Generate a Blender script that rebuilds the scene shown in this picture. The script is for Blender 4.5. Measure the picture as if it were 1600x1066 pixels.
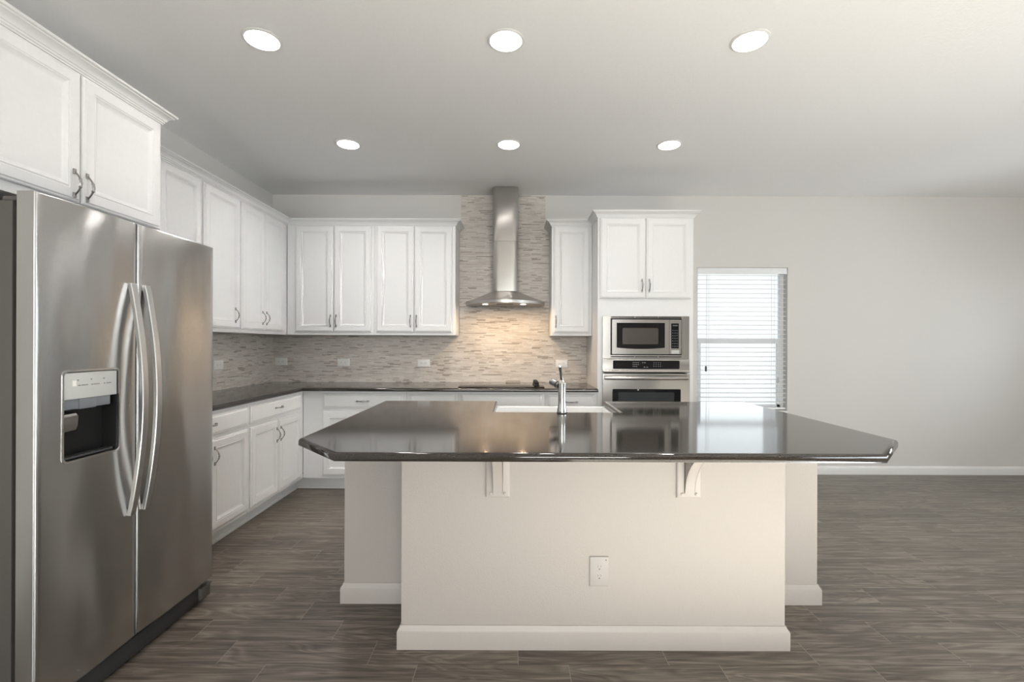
import bpy, bmesh, math, random
from mathutils import Vector, Matrix
random.seed(7)
for o in list(bpy.data.objects): bpy.data.objects.remove(o)
SC = bpy.context.scene
COL = SC.collection
PI = math.pi

# ------------------------------------------------------------------ camera
cam_d = bpy.data.cameras.new('camera'); cam = bpy.data.objects.new('camera', cam_d); COL.objects.link(cam)
cam_d.sensor_width = 36.0; cam_d.lens = 740.0/1600*36; cam_d.clip_start = .02
cam_d.shift_x = -3.0/1600; cam_d.shift_y = 5.5/1600
cam.matrix_world = Matrix.Translation((0, 0, 1.294)) @ Matrix.Rotation(math.radians(90), 4, 'X') @ Matrix.Rotation(.0035, 4, 'Z')
SC.camera = cam

# ------------------------------------------------------------------ exposure, world and daylight
SC.view_settings.view_transform = 'Standard'; SC.view_settings.look = 'None'
SC.view_settings.gamma = 1.0; SC.view_settings.use_curve_mapping = False
SC.view_settings.exposure = 0.13
W = bpy.data.worlds.new('overcast_sky'); SC.world = W; W.use_nodes = True
bg = W.node_tree.nodes['Background']; bg.inputs[0].default_value = (.96, .98, 1.0, 1); bg.inputs[1].default_value = 1.12
SC.cycles.max_bounces = 10; SC.cycles.diffuse_bounces = 6; SC.cycles.glossy_bounces = 5; SC.cycles.transparent_max_bounces = 24
SC.cycles.sample_clamp_indirect = 6.0; SC.cycles.caustics_reflective = False; SC.cycles.caustics_refractive = False

CEIL = 2.795; XL = -2.43; XR = 5.7; YB = 4.765; YR = -5.2

def area_light(name, loc, size, power, color, target, shape='RECTANGLE', spread=180):
    l = bpy.data.lights.new(name, 'AREA'); l.shape = shape; l.size = size[0]; l.size_y = size[1]
    l.energy = power; l.color = color; l.spread = math.radians(spread)
    o = bpy.data.objects.new(name, l); COL.objects.link(o); o.location = loc
    d = Vector(target)-Vector(loc); o.rotation_euler = d.to_track_quat('-Z', 'Y').to_euler()
    return o
# added daylight lamps for the added windows on the right and behind the camera
area_light('added_daylight_right', (XR+.25, .6, 1.6), (2.5, 1.4), 80, (.90, .95, 1.0), (XR-1, .35, 1.4))
sun_d = bpy.data.lights.new('sun', 'SUN'); sun_d.energy = 300; sun_d.angle = math.radians(.6); sun_d.color = (.88, .935, 1.0)
sun = bpy.data.objects.new('sun', sun_d); COL.objects.link(sun); sun.rotation_euler = Vector((-1, -.07, -.41)).to_track_quat('-Z', 'Y').to_euler()  # low sun added so its patch on unseen floor lifts the ceiling
area_light('added_daylight_rear', (.2, YR-.25, 1.72), (4.4, 1.55), 330, (1.0, .965, .94), (.2, YR+1, 1.72))
area_light('added_daylight_side', (XR+.3, 3.5, 1.4), (1.6, 1.4), 46, (.88, .94, 1.0), (XR-2.5, 2.9, .2))
area_light('daylight_back_window', (2.30, YB+.42, 1.35), (.86, 1.45), 6, (.90, .95, 1.0), (2.30, YB-1, 1.35))

# ------------------------------------------------------------------ helpers
WLOC = {}
def tag(o, label=None, cat=None, group=None, kind=None):
    if label: o['label'] = label
    if cat: o['category'] = cat
    if group: o['group'] = group
    if kind: o['kind'] = kind
    return o
def empty(name, loc, label, cat, group=None):
    o = bpy.data.objects.new(name, None); COL.objects.link(o); o.location = loc; o.empty_display_size = .05
    WLOC[o.name] = Vector(loc)
    return tag(o, label, cat, group)
def obj(name, bm, mat, parent=None, smooth=35, recalc=True, label=None):
    """bm in world space -> ONE mesh object with its origin at the middle of its base"""
    if recalc: bmesh.ops.recalc_face_normals(bm, faces=bm.faces)
    xs = [v.co.x for v in bm.verts]; ys = [v.co.y for v in bm.verts]; zs = [v.co.z for v in bm.verts]
    c = Vector(((min(xs)+max(xs))/2, (min(ys)+max(ys))/2, min(zs)))
    bmesh.ops.translate(bm, verts=bm.verts, vec=-c)
    me = bpy.data.meshes.new(name); bm.to_mesh(me); bm.free()
    for m in (mat if isinstance(mat, (list, tuple)) else [mat]): me.materials.append(m)
    if smooth:
        me.polygons.foreach_set('use_smooth', [True]*len(me.polygons)); me.set_sharp_from_angle(angle=math.radians(smooth))
    o = bpy.data.objects.new(name, me); COL.objects.link(o)
    if parent: o.parent = parent; o.location = c-WLOC[parent.name]
    else: o.location = c
    WLOC[o.name] = c
    if label: o['label'] = label
    return o
def inst(name, mesh, parent, loc, rot):
    o = bpy.data.objects.new(name, mesh); COL.objects.link(o); o.rotation_euler = rot
    o.parent = parent; o.location = Vector(loc)-WLOC[parent.name]; WLOC[o.name] = Vector(loc)
    return o
def B(): return bmesh.new()
def box(bm, x0, x1, y0, y1, z0, z1, bev=0, seg=2, mi=0):
    vs = [bm.verts.new((x, y, z)) for x in (x0, x1) for y in (y0, y1) for z in (z0, z1)]
    f = [bm.faces.new([vs[i] for i in q]) for q in ((0,1,3,2),(4,6,7,5),(0,4,5,1),(2,3,7,6),(0,2,6,4),(1,5,7,3))]
    for q in f: q.material_index = mi
    if bev:
        es = list({e for q in f for e in q.edges})
        r = bmesh.ops.bevel(bm, geom=es, offset=bev, segments=seg, affect='EDGES', profile=.5)
        for q in r['faces']: q.material_index = mi
    return bm
def rings(bm, loops, cap0=True, cap1=True, closed=True, mi=0):
    """connect loops of equal length"""
    L = [[bm.verts.new(p) for p in lp] for lp in loops]; n = len(L[0])
    for a, b in zip(L, L[1:]):
        for i in range(n if closed else n-1):
            j = (i+1) % n; f = bm.faces.new((a[i], a[j], b[j], b[i])); f.material_index = mi
    if cap0: bm.faces.new(L[0][::-1]).material_index = mi
    if cap1: bm.faces.new(L[-1]).material_index = mi
    return bm
def lathe(bm, c, prof, n=24, axis='Z', mi=0):
    """prof = [(r, h)]; revolves about the axis through c"""
    lp = []
    for r, h in prof:
        ring = []
        for k in range(n):
            a = 2*PI*k/n; u, v = r*math.cos(a), r*math.sin(a)
            ring.append({'Z': (c[0]+u, c[1]+v, c[2]+h), 'Y': (c[0]+u, c[1]+h, c[2]+v), 'X': (c[0]+h, c[1]+u, c[2]+v)}[axis])
        lp.append(ring)
    return rings(bm, lp, mi=mi)
def sweep(bm, pts, secs, up=(0, 0, 1), mi=0):
    """secs[i] = list of (a,b) section offsets along side and up directions"""
    pts = [Vector(p) for p in pts]; loops = []; up = Vector(up)
    for i, p in enumerate(pts):
        t = (pts[min(i+1, len(pts)-1)]-pts[max(i-1, 0)]).normalized()
        s = t.cross(up)
        if s.length < 1e-4: s = t.cross(Vector((0, 1, 0)))
        s.normalize(); u = s.cross(t).normalized()
        loops.append([p+s*a+u*b for a, b in secs[i]])
    return rings(bm, loops, mi=mi)
def circ(r, n=12, ry=None): return [(r*math.cos(2*PI*k/n), (ry or r)*math.sin(2*PI*k/n)) for k in range(n)]
def tube(bm, pts, r, n=12, up=(0, 0, 1), mi=0):
    rr = r if isinstance(r, (list, tuple)) else [r]*len(pts)
    return sweep(bm, pts, [circ(q, n) for q in rr], up, mi)
def rrect(w, h, r, n=5):
    out = []
    for cx, cy, a0 in ((w/2-r, h/2-r, 0), (-w/2+r, h/2-r, 90), (-w/2+r, -h/2+r, 180), (w/2-r, -h/2+r, 270)):
        for k in range(n+1):
            a = math.radians(a0+90*k/n); out.append((cx+r*math.cos(a), cy+r*math.sin(a)))
    return out
def inset_poly(P, d):
    n = len(P); out = []
    A = sum(P[i][0]*P[(i+1) % n][1]-P[(i+1) % n][0]*P[i][1] for i in range(n)); sg = 1 if A > 0 else -1
    for i in range(n):
        p0, p1, p2 = Vector(P[i-1]), Vector(P[i]), Vector(P[(i+1) % n])
        e1 = (p1-p0).normalized(); e2 = (p2-p1).normalized()
        n1 = Vector((-e1.y, e1.x))*sg; n2 = Vector((-e2.y, e2.x))*sg
        m = (n1+n2); m = m/(1+n1.dot(n2)) if 1+n1.dot(n2) > 1e-6 else n1
        out.append(tuple(p1+m*d))
    return out
def slab(bm, P, prof):
    """polygon slab, prof = [(inset, z)] from bottom to top"""
    return rings(bm, [[(x, y, z) for x, y in inset_poly(P, d)] for d, z in prof])
def moulding(bm, path, prof, side=1):
    """sweep prof [(out,z)] along an XY polyline; out is to the right of travel * side; closed section"""
    n = len(path); loops = []
    for i in range(n):
        p = Vector(path[i])
        if 0 < i < n-1:
            e1 = (p-Vector(path[i-1])).normalized(); e2 = (Vector(path[i+1])-p).normalized()
            n1 = Vector((e1.y, -e1.x))*side; n2 = Vector((e2.y, -e2.x))*side
            m = (n1+n2)/(1+n1.dot(n2))
        else:
            e = (Vector(path[1])-p if i == 0 else p-Vector(path[-2])).normalized(); m = Vector((e.y, -e.x))*side
        loops.append([(p.x+m.x*o, p.y+m.y*o, z) for o, z in prof])
    return rings(bm, loops)
class Fr:
    """front frame: a along the width, d out of the front, z up"""
    def __init__(s, kind, face): s.k = kind; s.f = face
    def __call__(s, a, d, z): return (a, s.f-d, z) if s.k == 'B' else (s.f+d, a, z)
    def rot(s, horizontal=False):
        m = Matrix.Rotation(PI/2, 4, 'Y') if horizontal else Matrix.Identity(4)
        if s.k == 'L': m = Matrix.Rotation(PI/2, 4, 'Z') @ m
        return m.to_euler()
    def box(s, bm, a0, a1, d0, d1, z0, z1, bev=0, mi=0):
        p, q = s(a0, d0, z0), s(a1, d1, z1)
        return box(bm, min(p[0], q[0]), max(p[0], q[0]), min(p[1], q[1]), max(p[1], q[1]), z0, z1, bev, mi=mi)

# ------------------------------------------------------------------ materials
def nmat(name):
    m = bpy.data.materials.new(name); m.use_nodes = True; nt = m.node_tree
    return m, nt, nt.nodes['Principled BSDF']
def node(nt, typ, **kw):
    n = nt.nodes.new(typ)
    for k, v in kw.items():
        if k.startswith('i_'):
            key = k[2:]; key = int(key) if key.isdigit() else key.replace('_', ' ')
            if isinstance(v, bpy.types.NodeSocket): nt.links.new(v, n.inputs[key])
            else: n.inputs[key].default_value = v
        else: setattr(n, k, v)
    return n
def math_(nt, op, a, b=None, c=None):
    n = nt.nodes.new('ShaderNodeMath'); n.operation = op
    for i, v in enumerate((a, b, c)):
        if v is None: continue
        if isinstance(v, bpy.types.NodeSocket): nt.links.new(v, n.inputs[i])
        else: n.inputs[i].default_value = v
    return n.outputs[0]
def mixc(nt, fac, a, b, mode='MIX'):
    n = nt.nodes.new('ShaderNodeMix'); n.data_type = 'RGBA'; n.blend_type = mode
    for idx, v in ((0, fac), (6, a), (7, b)):
        if isinstance(v, bpy.types.NodeSocket): nt.links.new(v, n.inputs[idx])
        elif idx == 0: n.inputs[0].default_value = v
        else: n.inputs[idx].default_value = (*v, 1) if len(v) == 3 else v
    return n.outputs[2]
def ramp(nt, fac, stops):
    n = nt.nodes.new('ShaderNodeValToRGB'); nt.links.new(fac, n.inputs[0]); e = n.color_ramp.elements
    while len(e) < len(stops): e.new(.5)
    for el, (p, c) in zip(e, stops): el.position = p; el.color = (*c, 1)
    return n.outputs[0]
def bump(nt, b, height, strength, dist):
    n = nt.nodes.new('ShaderNodeBump'); n.inputs['Strength'].default_value = strength; n.inputs['Distance'].default_value = dist
    nt.links.new(height, n.inputs['Height']); nt.links.new(n.outputs[0], b.inputs['Normal']); return n
def pos(nt): return nt.nodes.new('ShaderNodeNewGeometry').outputs['Position']
def simple(name, c, rough=.5, metal=0, noise=0, nscale=60, spec=None, nstr=.15, var=0, coat=0):
    m, nt, b = nmat(name)
    b.inputs['Base Color'].default_value = (*c, 1); b.inputs['Roughness'].default_value = rough; b.inputs['Metallic'].default_value = metal
    if spec is not None: b.inputs['Specular IOR Level'].default_value = spec
    if coat: b.inputs['Coat Weight'].default_value = coat; b.inputs['Coat Roughness'].default_value = .06
    n = node(nt, 'ShaderNodeTexNoise', i_Scale=nscale, i_Detail=3.0); nt.links.new(pos(nt), n.inputs['Vector'])
    if noise: bump(nt, b, n.outputs[0], nstr, noise)
    v = var or .03
    nt.links.new(mixc(nt, n.outputs[0], tuple(k*(1-v) for k in c), tuple(min(1, k*(1+v)) for k in c)), b.inputs['Base Color'])
    return m
M = {}
M['wall'] = simple('greige_wall_paint', (.66, .647, .625), .75, noise=.0016, nscale=170, nstr=.35)
M['ceiling'] = simple('textured_ceiling_paint', (.885, .887, .89), .85, noise=.003, nscale=95, nstr=.45)
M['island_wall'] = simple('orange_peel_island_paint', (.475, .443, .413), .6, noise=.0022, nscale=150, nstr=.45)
M['trim'] = simple('white_trim_paint', (.76, .755, .74), .38)
M['cab'] = simple('white_cabinet_paint', (.75, .752, .75), .48)
M['plastic'] = simple('white_plastic', (.82, .81, .79), .35)
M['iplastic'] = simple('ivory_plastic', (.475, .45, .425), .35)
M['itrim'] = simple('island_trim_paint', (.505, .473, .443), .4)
M['slot'] = simple('dark_slot', (.05, .045, .04), .5)
M['fireclay'] = simple('white_fireclay', (.86, .86, .85), .12)
M['black_glass'] = simple('black_glass', (.010, .010, .011), .06)
M['black'] = simple('black_plastic', (.010, .010, .010), .35, spec=.2)
M['dgrey'] = simple('dark_grey_paint', (.085, .078, .072), .5, noise=.0006, nscale=300)
M['grille'] = simple('charcoal_plastic', (.03, .03, .03), .55)
M['nickel'] = simple('brushed_nickel', (.33, .32, .31), .28, 1)
M['chrome'] = simple('satin_chrome', (.66, .65, .63), .2, 1)
M['panel'] = simple('silver_grey_panel', (.50, .51, .50), .4)
M['blind'] = simple('white_blind_vinyl', (.80, .81, .82), .45)
M['vinyl'] = simple('white_window_vinyl', (.80, .82, .84), .4)
M['cord'] = simple('white_cord', (.75, .75, .75), .7)
M['darkcord'] = simple('dark_latch', (.06, .07, .06), .5)
M['text'] = simple('pale_print', (.32, .34, .33), .6)
M['deck'] = simple('pale_concrete', (.62, .61, .59), .8, noise=.003, nscale=30)

def steel(name, c=(.45, .435, .415), rough=.27, aniso=.55, smear='Z', wave=0, brush=(900, 900, 12)):
    m, nt, b = nmat(name)
    b.inputs['Base Color'].default_value = (*c, 1); b.inputs['Metallic'].default_value = 1; b.inputs['Roughness'].default_value = rough
    b.inputs['Anisotropic'].default_value = aniso
    tg = node(nt, 'ShaderNodeCombineXYZ'); nt.links.new(tg.outputs[0], b.inputs['Tangent'])      # direction along which reflections smear
    for k, v in zip('XYZ', (1, .35, .12) if smear == 'X' else (.12, .08, 1)): tg.inputs[k].default_value = v
    mp = node(nt, 'ShaderNodeMapping'); nt.links.new(pos(nt), mp.inputs[0]); mp.inputs['Scale'].default_value = brush
    n = node(nt, 'ShaderNodeTexNoise', i_Scale=1.0, i_Detail=2.0); nt.links.new(mp.outputs[0], n.inputs['Vector'])
    nt.links.new(mixc(nt, n.outputs[0], tuple(k*.93 for k in c), tuple(k*1.05 for k in c)), b.inputs['Base Color'])
    if wave:
        mw_ = node(nt, 'ShaderNodeMapping'); nt.links.new(pos(nt), mw_.inputs[0]); mw_.inputs['Scale'].default_value = (3, 4.5, 1.6)
        n2 = node(nt, 'ShaderNodeTexNoise', i_Scale=1.0, i_Detail=.5); nt.links.new(mw_.outputs[0], n2.inputs['Vector'])
        bump(nt, b, n2.outputs[0], wave, .02)
    return m
M['steel'] = steel('brushed_stainless_steel')
M['fridge_steel'] = steel('fridge_stainless_steel', (.53, .525, .517), .27, .9, 'Z', wave=1.2)
M['hood_steel'] = steel('hood_stainless_steel', (.52, .50, .475), .28, .9, 'X')

def make_tile():
    m, nt, b = nmat('stacked_strip_mosaic_tile')
    sp = node(nt, 'ShaderNodeSeparateXYZ'); nt.links.new(pos(nt), sp.inputs[0])
    s = math_(nt, 'ADD', sp.outputs[0], sp.outputs[1]); H_ = .0092
    zr = math_(nt, 'DIVIDE', sp.outputs[2], H_); row = math_(nt, 'FLOOR', zr); fz = math_(nt, 'FRACT', zr)
    w1 = node(nt, 'ShaderNodeTexWhiteNoise', noise_dimensions='1D'); nt.links.new(row, w1.inputs['W'])
    ln = math_(nt, 'MULTIPLY_ADD', w1.outputs['Value'], .07, .05)
    sh = math_(nt, 'MULTIPLY', w1.outputs['Value'], 37.3)
    sc = math_(nt, 'ADD', math_(nt, 'DIVIDE', s, ln), sh); col = math_(nt, 'FLOOR', sc); fs = math_(nt, 'FRACT', sc)
    cb = node(nt, 'ShaderNodeCombineXYZ'); nt.links.new(row, cb.inputs[0]); nt.links.new(col, cb.inputs[1])
    w2 = node(nt, 'ShaderNodeTexWhiteNoise', noise_dimensions='2D'); nt.links.new(cb.outputs[0], w2.inputs['Vector'])
    c = ramp(nt, w2.outputs['Value'], [(0, (.26, .22, .185)), (.07, (.36, .315, .27)), (.13, (.56, .51, .46)), (.5, (.65, .605, .56)), (1, (.76, .72, .675))])
    mp = node(nt, 'ShaderNodeMapping'); nt.links.new(pos(nt), mp.inputs[0]); mp.inputs['Scale'].default_value = (22, 22, 160)
    n = node(nt, 'ShaderNodeTexNoise', i_Scale=1.0, i_Detail=3.0); nt.links.new(mp.outputs[0], n.inputs['Vector'])
    c = mixc(nt, .3, c, mixc(nt, n.outputs[0], (.48, .44, .40), (.76, .715, .665)), 'MIX')
    gz = math_(nt, 'LESS_THAN', fz, .10); gs = math_(nt, 'LESS_THAN', fs, .012); g = math_(nt, 'MAXIMUM', gz, gs)
    nt.links.new(mixc(nt, math_(nt, 'MULTIPLY', g, .55), c, (.33, .29, .25)), b.inputs['Base Color'])
    b.inputs['Roughness'].default_value = .8; b.inputs['Specular IOR Level'].default_value = .2
    h = math_(nt, 'SUBTRACT', w2.outputs['Value'], math_(nt, 'MULTIPLY', g, 1.0)); bump(nt, b, h, .5, .0015)
    return m
M['tile'] = make_tile()

def make_floor():
    m, nt, b = nmat('wood_look_plank_tile')
    sp = node(nt, 'ShaderNodeSeparateXYZ'); nt.links.new(pos(nt), sp.inputs[0])
    PW, PL = .1527, .61
    yr = math_(nt, 'DIVIDE', math_(nt, 'SUBTRACT', sp.outputs[1], 1.914), PW); row = math_(nt, 'FLOOR', yr); fy = math_(nt, 'FRACT', yr)
    xs = math_(nt, 'DIVIDE', math_(nt, 'ADD', math_(nt, 'ADD', sp.outputs[0], .59), math_(nt, 'MULTIPLY', row, PL/3)), PL)
    colm = math_(nt, 'FLOOR', xs); fx = math_(nt, 'FRACT', xs)
    cb = node(nt, 'ShaderNodeCombineXYZ'); nt.links.new(row, cb.inputs[0]); nt.links.new(colm, cb.inputs[1])
    w = node(nt, 'ShaderNodeTexWhiteNoise', noise_dimensions='2D'); nt.links.new(cb.outputs[0], w.inputs['Vector'])
    off = node(nt, 'ShaderNodeVectorMath', operation='SCALE'); nt.links.new(w.outputs['Color'], off.inputs[0]); off.inputs['Scale'].default_value = 40
    ad = node(nt, 'ShaderNodeVectorMath', operation='ADD'); nt.links.new(pos(nt), ad.inputs[0]); nt.links.new(off.outputs[0], ad.inputs[1])
    def grain(sx, sy, det, dist=0):
        mp = node(nt, 'ShaderNodeMapping'); nt.links.new(ad.outputs[0], mp.inputs[0]); mp.inputs['Scale'].default_value = (sx, sy, 1)
        n = node(nt, 'ShaderNodeTexNoise', i_Scale=1.0, i_Detail=det, i_Distortion=dist); nt.links.new(mp.outputs[0], n.inputs['Vector']); return n.outputs[0]
    g1 = grain(2.2, 42, 4, .6); g2 = grain(6, 190, 3, .3); g3 = grain(1.4, 9, 2, 1.2)
    rg = math_(nt, 'FRACT', math_(nt, 'MULTIPLY', g3, 9.0)); rg = math_(nt, 'ABSOLUTE', math_(nt, 'SUBTRACT', rg, .5))
    t = math_(nt, 'ADD', math_(nt, 'MULTIPLY', g1, .55), math_(nt, 'ADD', math_(nt, 'MULTIPLY', g2, .3), math_(nt, 'MULTIPLY', rg, .22)))
    c = ramp(nt, t, [(.30, (.050, .039, .030)), (.45, (.120, .099, .079)), (.58, (.220, .190, .157)), (.76, (.36, .318, .270))])
    tone = math_(nt, 'MULTIPLY_ADD', w.outputs['Value'], .30, .90)
    cc = node(nt, 'ShaderNodeCombineColor'); [nt.links.new(tone, cc.inputs[i]) for i in range(3)]
    c = mixc(nt, 1.0, c, cc.outputs[0], 'MULTIPLY')
    gy = math_(nt, 'LESS_THAN', fy, .018); gx = math_(nt, 'LESS_THAN', fx, .0048); g = math_(nt, 'MAXIMUM', gy, gx)
    c = mixc(nt, gy, c, (.085, .072, .06))  # grout colour: shade painted into row joints, light into end joints
    nt.links.new(mixc(nt, gx, c, (.30, .265, .225)), b.inputs['Base Color'])
    r = math_(nt, 'ADD', math_(nt, 'MULTIPLY', g, .25), math_(nt, 'MULTIPLY_ADD', t, .18, .27)); nt.links.new(r, b.inputs['Roughness'])
    h = math_(nt, 'SUBTRACT', math_(nt, 'MULTIPLY', t, .35), g); bump(nt, b, h, .35, .0015)
    return m
M['floor'] = make_floor()

def make_quartz():
    m, nt, b = nmat('dark_brown_quartz')
    n = node(nt, 'ShaderNodeTexNoise', i_Scale=420.0, i_Detail=2.0); nt.links.new(pos(nt), n.inputs['Vector'])
    c = ramp(nt, n.outputs[0], [(.35, (.020, .016, .013)), (.55, (.032, .026, .022)), (.72, (.065, .056, .048))])
    nt.links.new(c, b.inputs['Base Color']); b.inputs['Roughness'].default_value = .085; b.inputs['IOR'].default_value = 1.62
    return m
M['quartz'] = make_quartz()

def make_glass():
    m, nt, b = nmat('clear_window_glass'); nt.nodes.remove(b); out = nt.nodes['Material Output']
    tr = node(nt, 'ShaderNodeBsdfTransparent'); tr.inputs[0].default_value = (.95, .97, .97, 1)
    gl = node(nt, 'ShaderNodeBsdfGlossy'); gl.inputs['Roughness'].default_value = .02
    fr = node(nt, 'ShaderNodeFresnel'); mx = node(nt, 'ShaderNodeMixShader')
    nt.links.new(fr.outputs[0], mx.inputs[0]); nt.links.new(tr.outputs[0], mx.inputs[1]); nt.links.new(gl.outputs[0], mx.inputs[2])
    nt.links.new(mx.outputs[0], out.inputs[0]); return m
M['glass'] = make_glass()
def emit(name, c, s):
    m, nt, b = nmat(name); b.inputs['Emission Color'].default_value = (*c, 1); b.inputs['Emission Strength'].default_value = s
    b.inputs['Base Color'].default_value = (.8, .8, .8, 1); return m
M['led'] = emit('led_lens', (1, .97, .92), 9.0)
M['halogen'] = emit('halogen_lens', (1, .82, .58), 5.0)

# ------------------------------------------------------------------ the room
def struct(name, bm, mat, **kw):
    o = obj(name, bm, mat, **kw); o['kind'] = 'structure'; return o
T = .15
struct('floor', box(B(), XL-T, XR+T, YR-T, YB+T, -.1, 0), M['floor'], smooth=0)
struct('ceiling', box(B(), XL-T, XR+T, YR-T, YB+T, CEIL, CEIL+.1), M['ceiling'], smooth=0)
struct('wall_left', box(B(), XL-T, XL, YR-T, YB+T, 0, CEIL), M['wall'], smooth=0)
WX0, WX1, WZ0, WZ1 = 1.842, 2.752, .62, 2.078
b = B(); box(b, XL, WX0, YB, YB+T, 0, CEIL); box(b, WX1, XR, YB, YB+T, 0, CEIL); box(b, WX0, WX1, YB, YB+T, 0, WZ0); box(b, WX0, WX1, YB, YB+T, WZ1, CEIL)
struct('wall_back', b, M['wall'], smooth=0)
SY0, SY1, SZ0, SZ1 = 2.7, 4.3, .7, 2.1
DY0, DY1, DZ1, DZ0 = -.7, 1.9, 2.35, .9
b = B(); box(b, XR, XR+T, YR-T, DY0, 0, CEIL); box(b, XR, XR+T, DY1, SY0, 0, CEIL); box(b, XR, XR+T, SY1, YB+T, 0, CEIL); box(b, XR, XR+T, SY0, SY1, 0, SZ0); box(b, XR, XR+T, SY0, SY1, SZ1, CEIL); box(b, XR, XR+T, DY0, DY1, DZ1, CEIL); box(b, XR, XR+T, DY0, DY1, 0, DZ0)
struct('wall_right', b, M['wall'], smooth=0)
RX0, RX1, RZ0, RZ1 = -2.0, 2.4, .95, 2.5
b = B(); box(b, XL, RX0, YR-T, YR, 0, CEIL); box(b, RX1, XR, YR-T, YR, 0, CEIL); box(b, RX0, RX1, YR-T, YR, 0, RZ0); box(b, RX0, RX1, YR-T, YR, RZ1, CEIL)
struct('wall_rear', b, M['wall'], smooth=0)
BB = [(0, 0), (.015, 0), (.015, .062), (.011, .072), (.004, .083), (0, .083)]
struct('baseboard_back', moulding(B(), [(1.58, YB-.0005), (XR, YB-.0005)], BB, 1), M['trim'])
struct('baseboard_right', moulding(B(), [(XR-.0005, YB-.02), (XR-.0005, DY1+.05)], BB, 1), M['trim'])
struct('baseboard_left', moulding(B(), [(XL+.0005, YR), (XL+.0005, 1.45)], BB, 1), M['trim'])

# back window: frame, meeting rail, sashes, glass, sill
b = B(); y0, y1 = YB+.075, YB+.125; fw = .035
box(b, WX0, WX0+fw, y0, y1, WZ0, WZ1); box(b, WX1-fw, WX1, y0, y1, WZ0, WZ1); box(b, WX0+fw, WX1-fw, y0, y1, WZ0, WZ0+fw); box(b, WX0+fw, WX1-fw, y0, y1, WZ1-fw, WZ1)
win = struct('window_1', b, M['vinyl'], smooth=0)
b = B(); zm = 1.335
box(b, WX0+fw, WX1-fw, y0-.008, y1-.01, zm-.022, zm+.022); box(b, WX0+fw, WX0+fw+.03, y0-.006, y0+.02, WZ0+fw, zm-.022); box(b, WX1-fw-.03, WX1-fw, y0-.006, y0+.02, WZ0+fw, zm-.022); box(b, WX0+fw, WX1-fw, y0-.006, y0+.02, WZ0+fw, WZ0+fw+.035)
obj('window_sash', b, M['vinyl'], win, smooth=0)
obj('window_pane', box(B(), WX0+fw, WX1-fw, y0+.03, y0+.036, WZ0+fw, WZ1-fw), M['glass'], win, smooth=0)
obj('window_sill', box(B(), WX0+.001, WX1-.001, YB-.012, y0, WZ0, WZ0+.018, .003), M['trim'], win)
# windows added on the right and behind the camera, out of view, to light the room
b = B()
for q in ((DY0, DY0+.06), (DY1-.06, DY1), (.56, .64)): box(b, XR+.04, XR+.10, q[0], q[1], DZ0, DZ1)
box(b, XR+.04, XR+.10, DY0+.06, DY1-.06, DZ1-.06, DZ1); box(b, XR+.04, XR+.10, DY0+.06, DY1-.06, DZ0, DZ0+.05)
dr = struct('added_window_right', b, M['vinyl'], smooth=0)
obj('window_pane', box(B(), XR+.065, XR+.071, DY0+.06, DY1-.06, DZ0+.05, DZ1-.06), M['glass'], dr, smooth=0)
b = B()
for q in ((SY0, SY0+.05), (SY1-.05, SY1), (3.47, 3.53)): box(b, XR+.05, XR+.10, q[0], q[1], SZ0, SZ1)
box(b, XR+.05, XR+.10, SY0+.05, SY1-.05, SZ1-.05, SZ1); box(b, XR+.05, XR+.10, SY0+.05, SY1-.05, SZ0, SZ0+.05)
w3 = struct('added_window_side', b, M['vinyl'], smooth=0)
obj('window_pane', box(B(), XR+.07, XR+.076, SY0+.05, SY1-.05, SZ0+.05, SZ1-.05), M['glass'], w3, smooth=0)
struct('added_sun_blocker', box(B(), XR+1.0, XR+1.2, 2.05, 5.4, -.1, 3.2), M['deck'], smooth=0)  # unseen wall added to keep the sun out of the side window
b = B()
for q in ((RX0, RX0+.05), (RX1-.05, RX1), (-.58, -.50), (.90, .98)): box(b, q[0], q[1], YR-.10, YR-.04, RZ0, RZ1)
box(b, RX0+.05, RX1-.05, YR-.10, YR-.04, RZ1-.05, RZ1); box(b, RX0+.05, RX1-.05, YR-.10, YR-.04, RZ0, RZ0+.05)
w2 = struct('added_window_rear', b, M['vinyl'], smooth=0)
obj('window_pane', box(B(), RX0+.05, RX1-.05, YR-.071, YR-.065, RZ0+.05, RZ1-.05), M['glass'], w2, smooth=0)

# window blind
bl = empty('window_blind', (2.297, YB+.035, WZ0+.02), 'white horizontal slat blind covering the window beside the oven cabinet', 'blind')
b = B(); box(b, WX0+.004, WX1-.004, YB+.004, YB+.012, 2.012, WZ1-.002, .002); box(b, WX0+.006, WX1-.006, YB+.014, YB+.06, 2.035, WZ1-.002)
obj('valance', b, M['blind'], bl)
b = B(); z = 2.003; k = 0
while z > .69:
    for x0, x1 in ((WX0+.008, WX1-.008),):
        yc = YB+.037; tl = math.radians(3); hw = .024
        dy, dz = hw*math.cos(tl), hw*math.sin(tl)
        sec = [(yc-dy, z+dz*-1), (yc, z+.0026), (yc+dy, z+dz), (yc+dy, z+dz-.003), (yc, z-.0008), (yc-dy, z-dz-.0048)]
        rings(b, [[(x, p, q) for p, q in sec] for x in (x0, x1)])
    z -= .0457
obj('slats', b, M['blind'], bl)
obj('bottom_rail', box(B(), WX0+.008, WX1-.008, YB+.014, YB+.058, .648, .668, .004), M['blind'], bl)
for x in (1.965, 2.625):
    b = B()
    for yy in (YB+.0105, YB+.0635): box(b, x-.0012, x+.0012, yy-.0008, yy+.0008, .668, 2.04)
    obj('ladder_cord', b, M['cord'], bl, smooth=0)
b = B(); tube(b, [(1.935, YB+.0065, z) for z in (1.085, 1.075, 1.062, 1.05, 1.04, 1.028)], [.004, .009, .012, .008, .011, .004]); obj('cord_tassel', b, M['darkcord'], bl, label='small dark cord tassel at the left of the blind')
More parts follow.
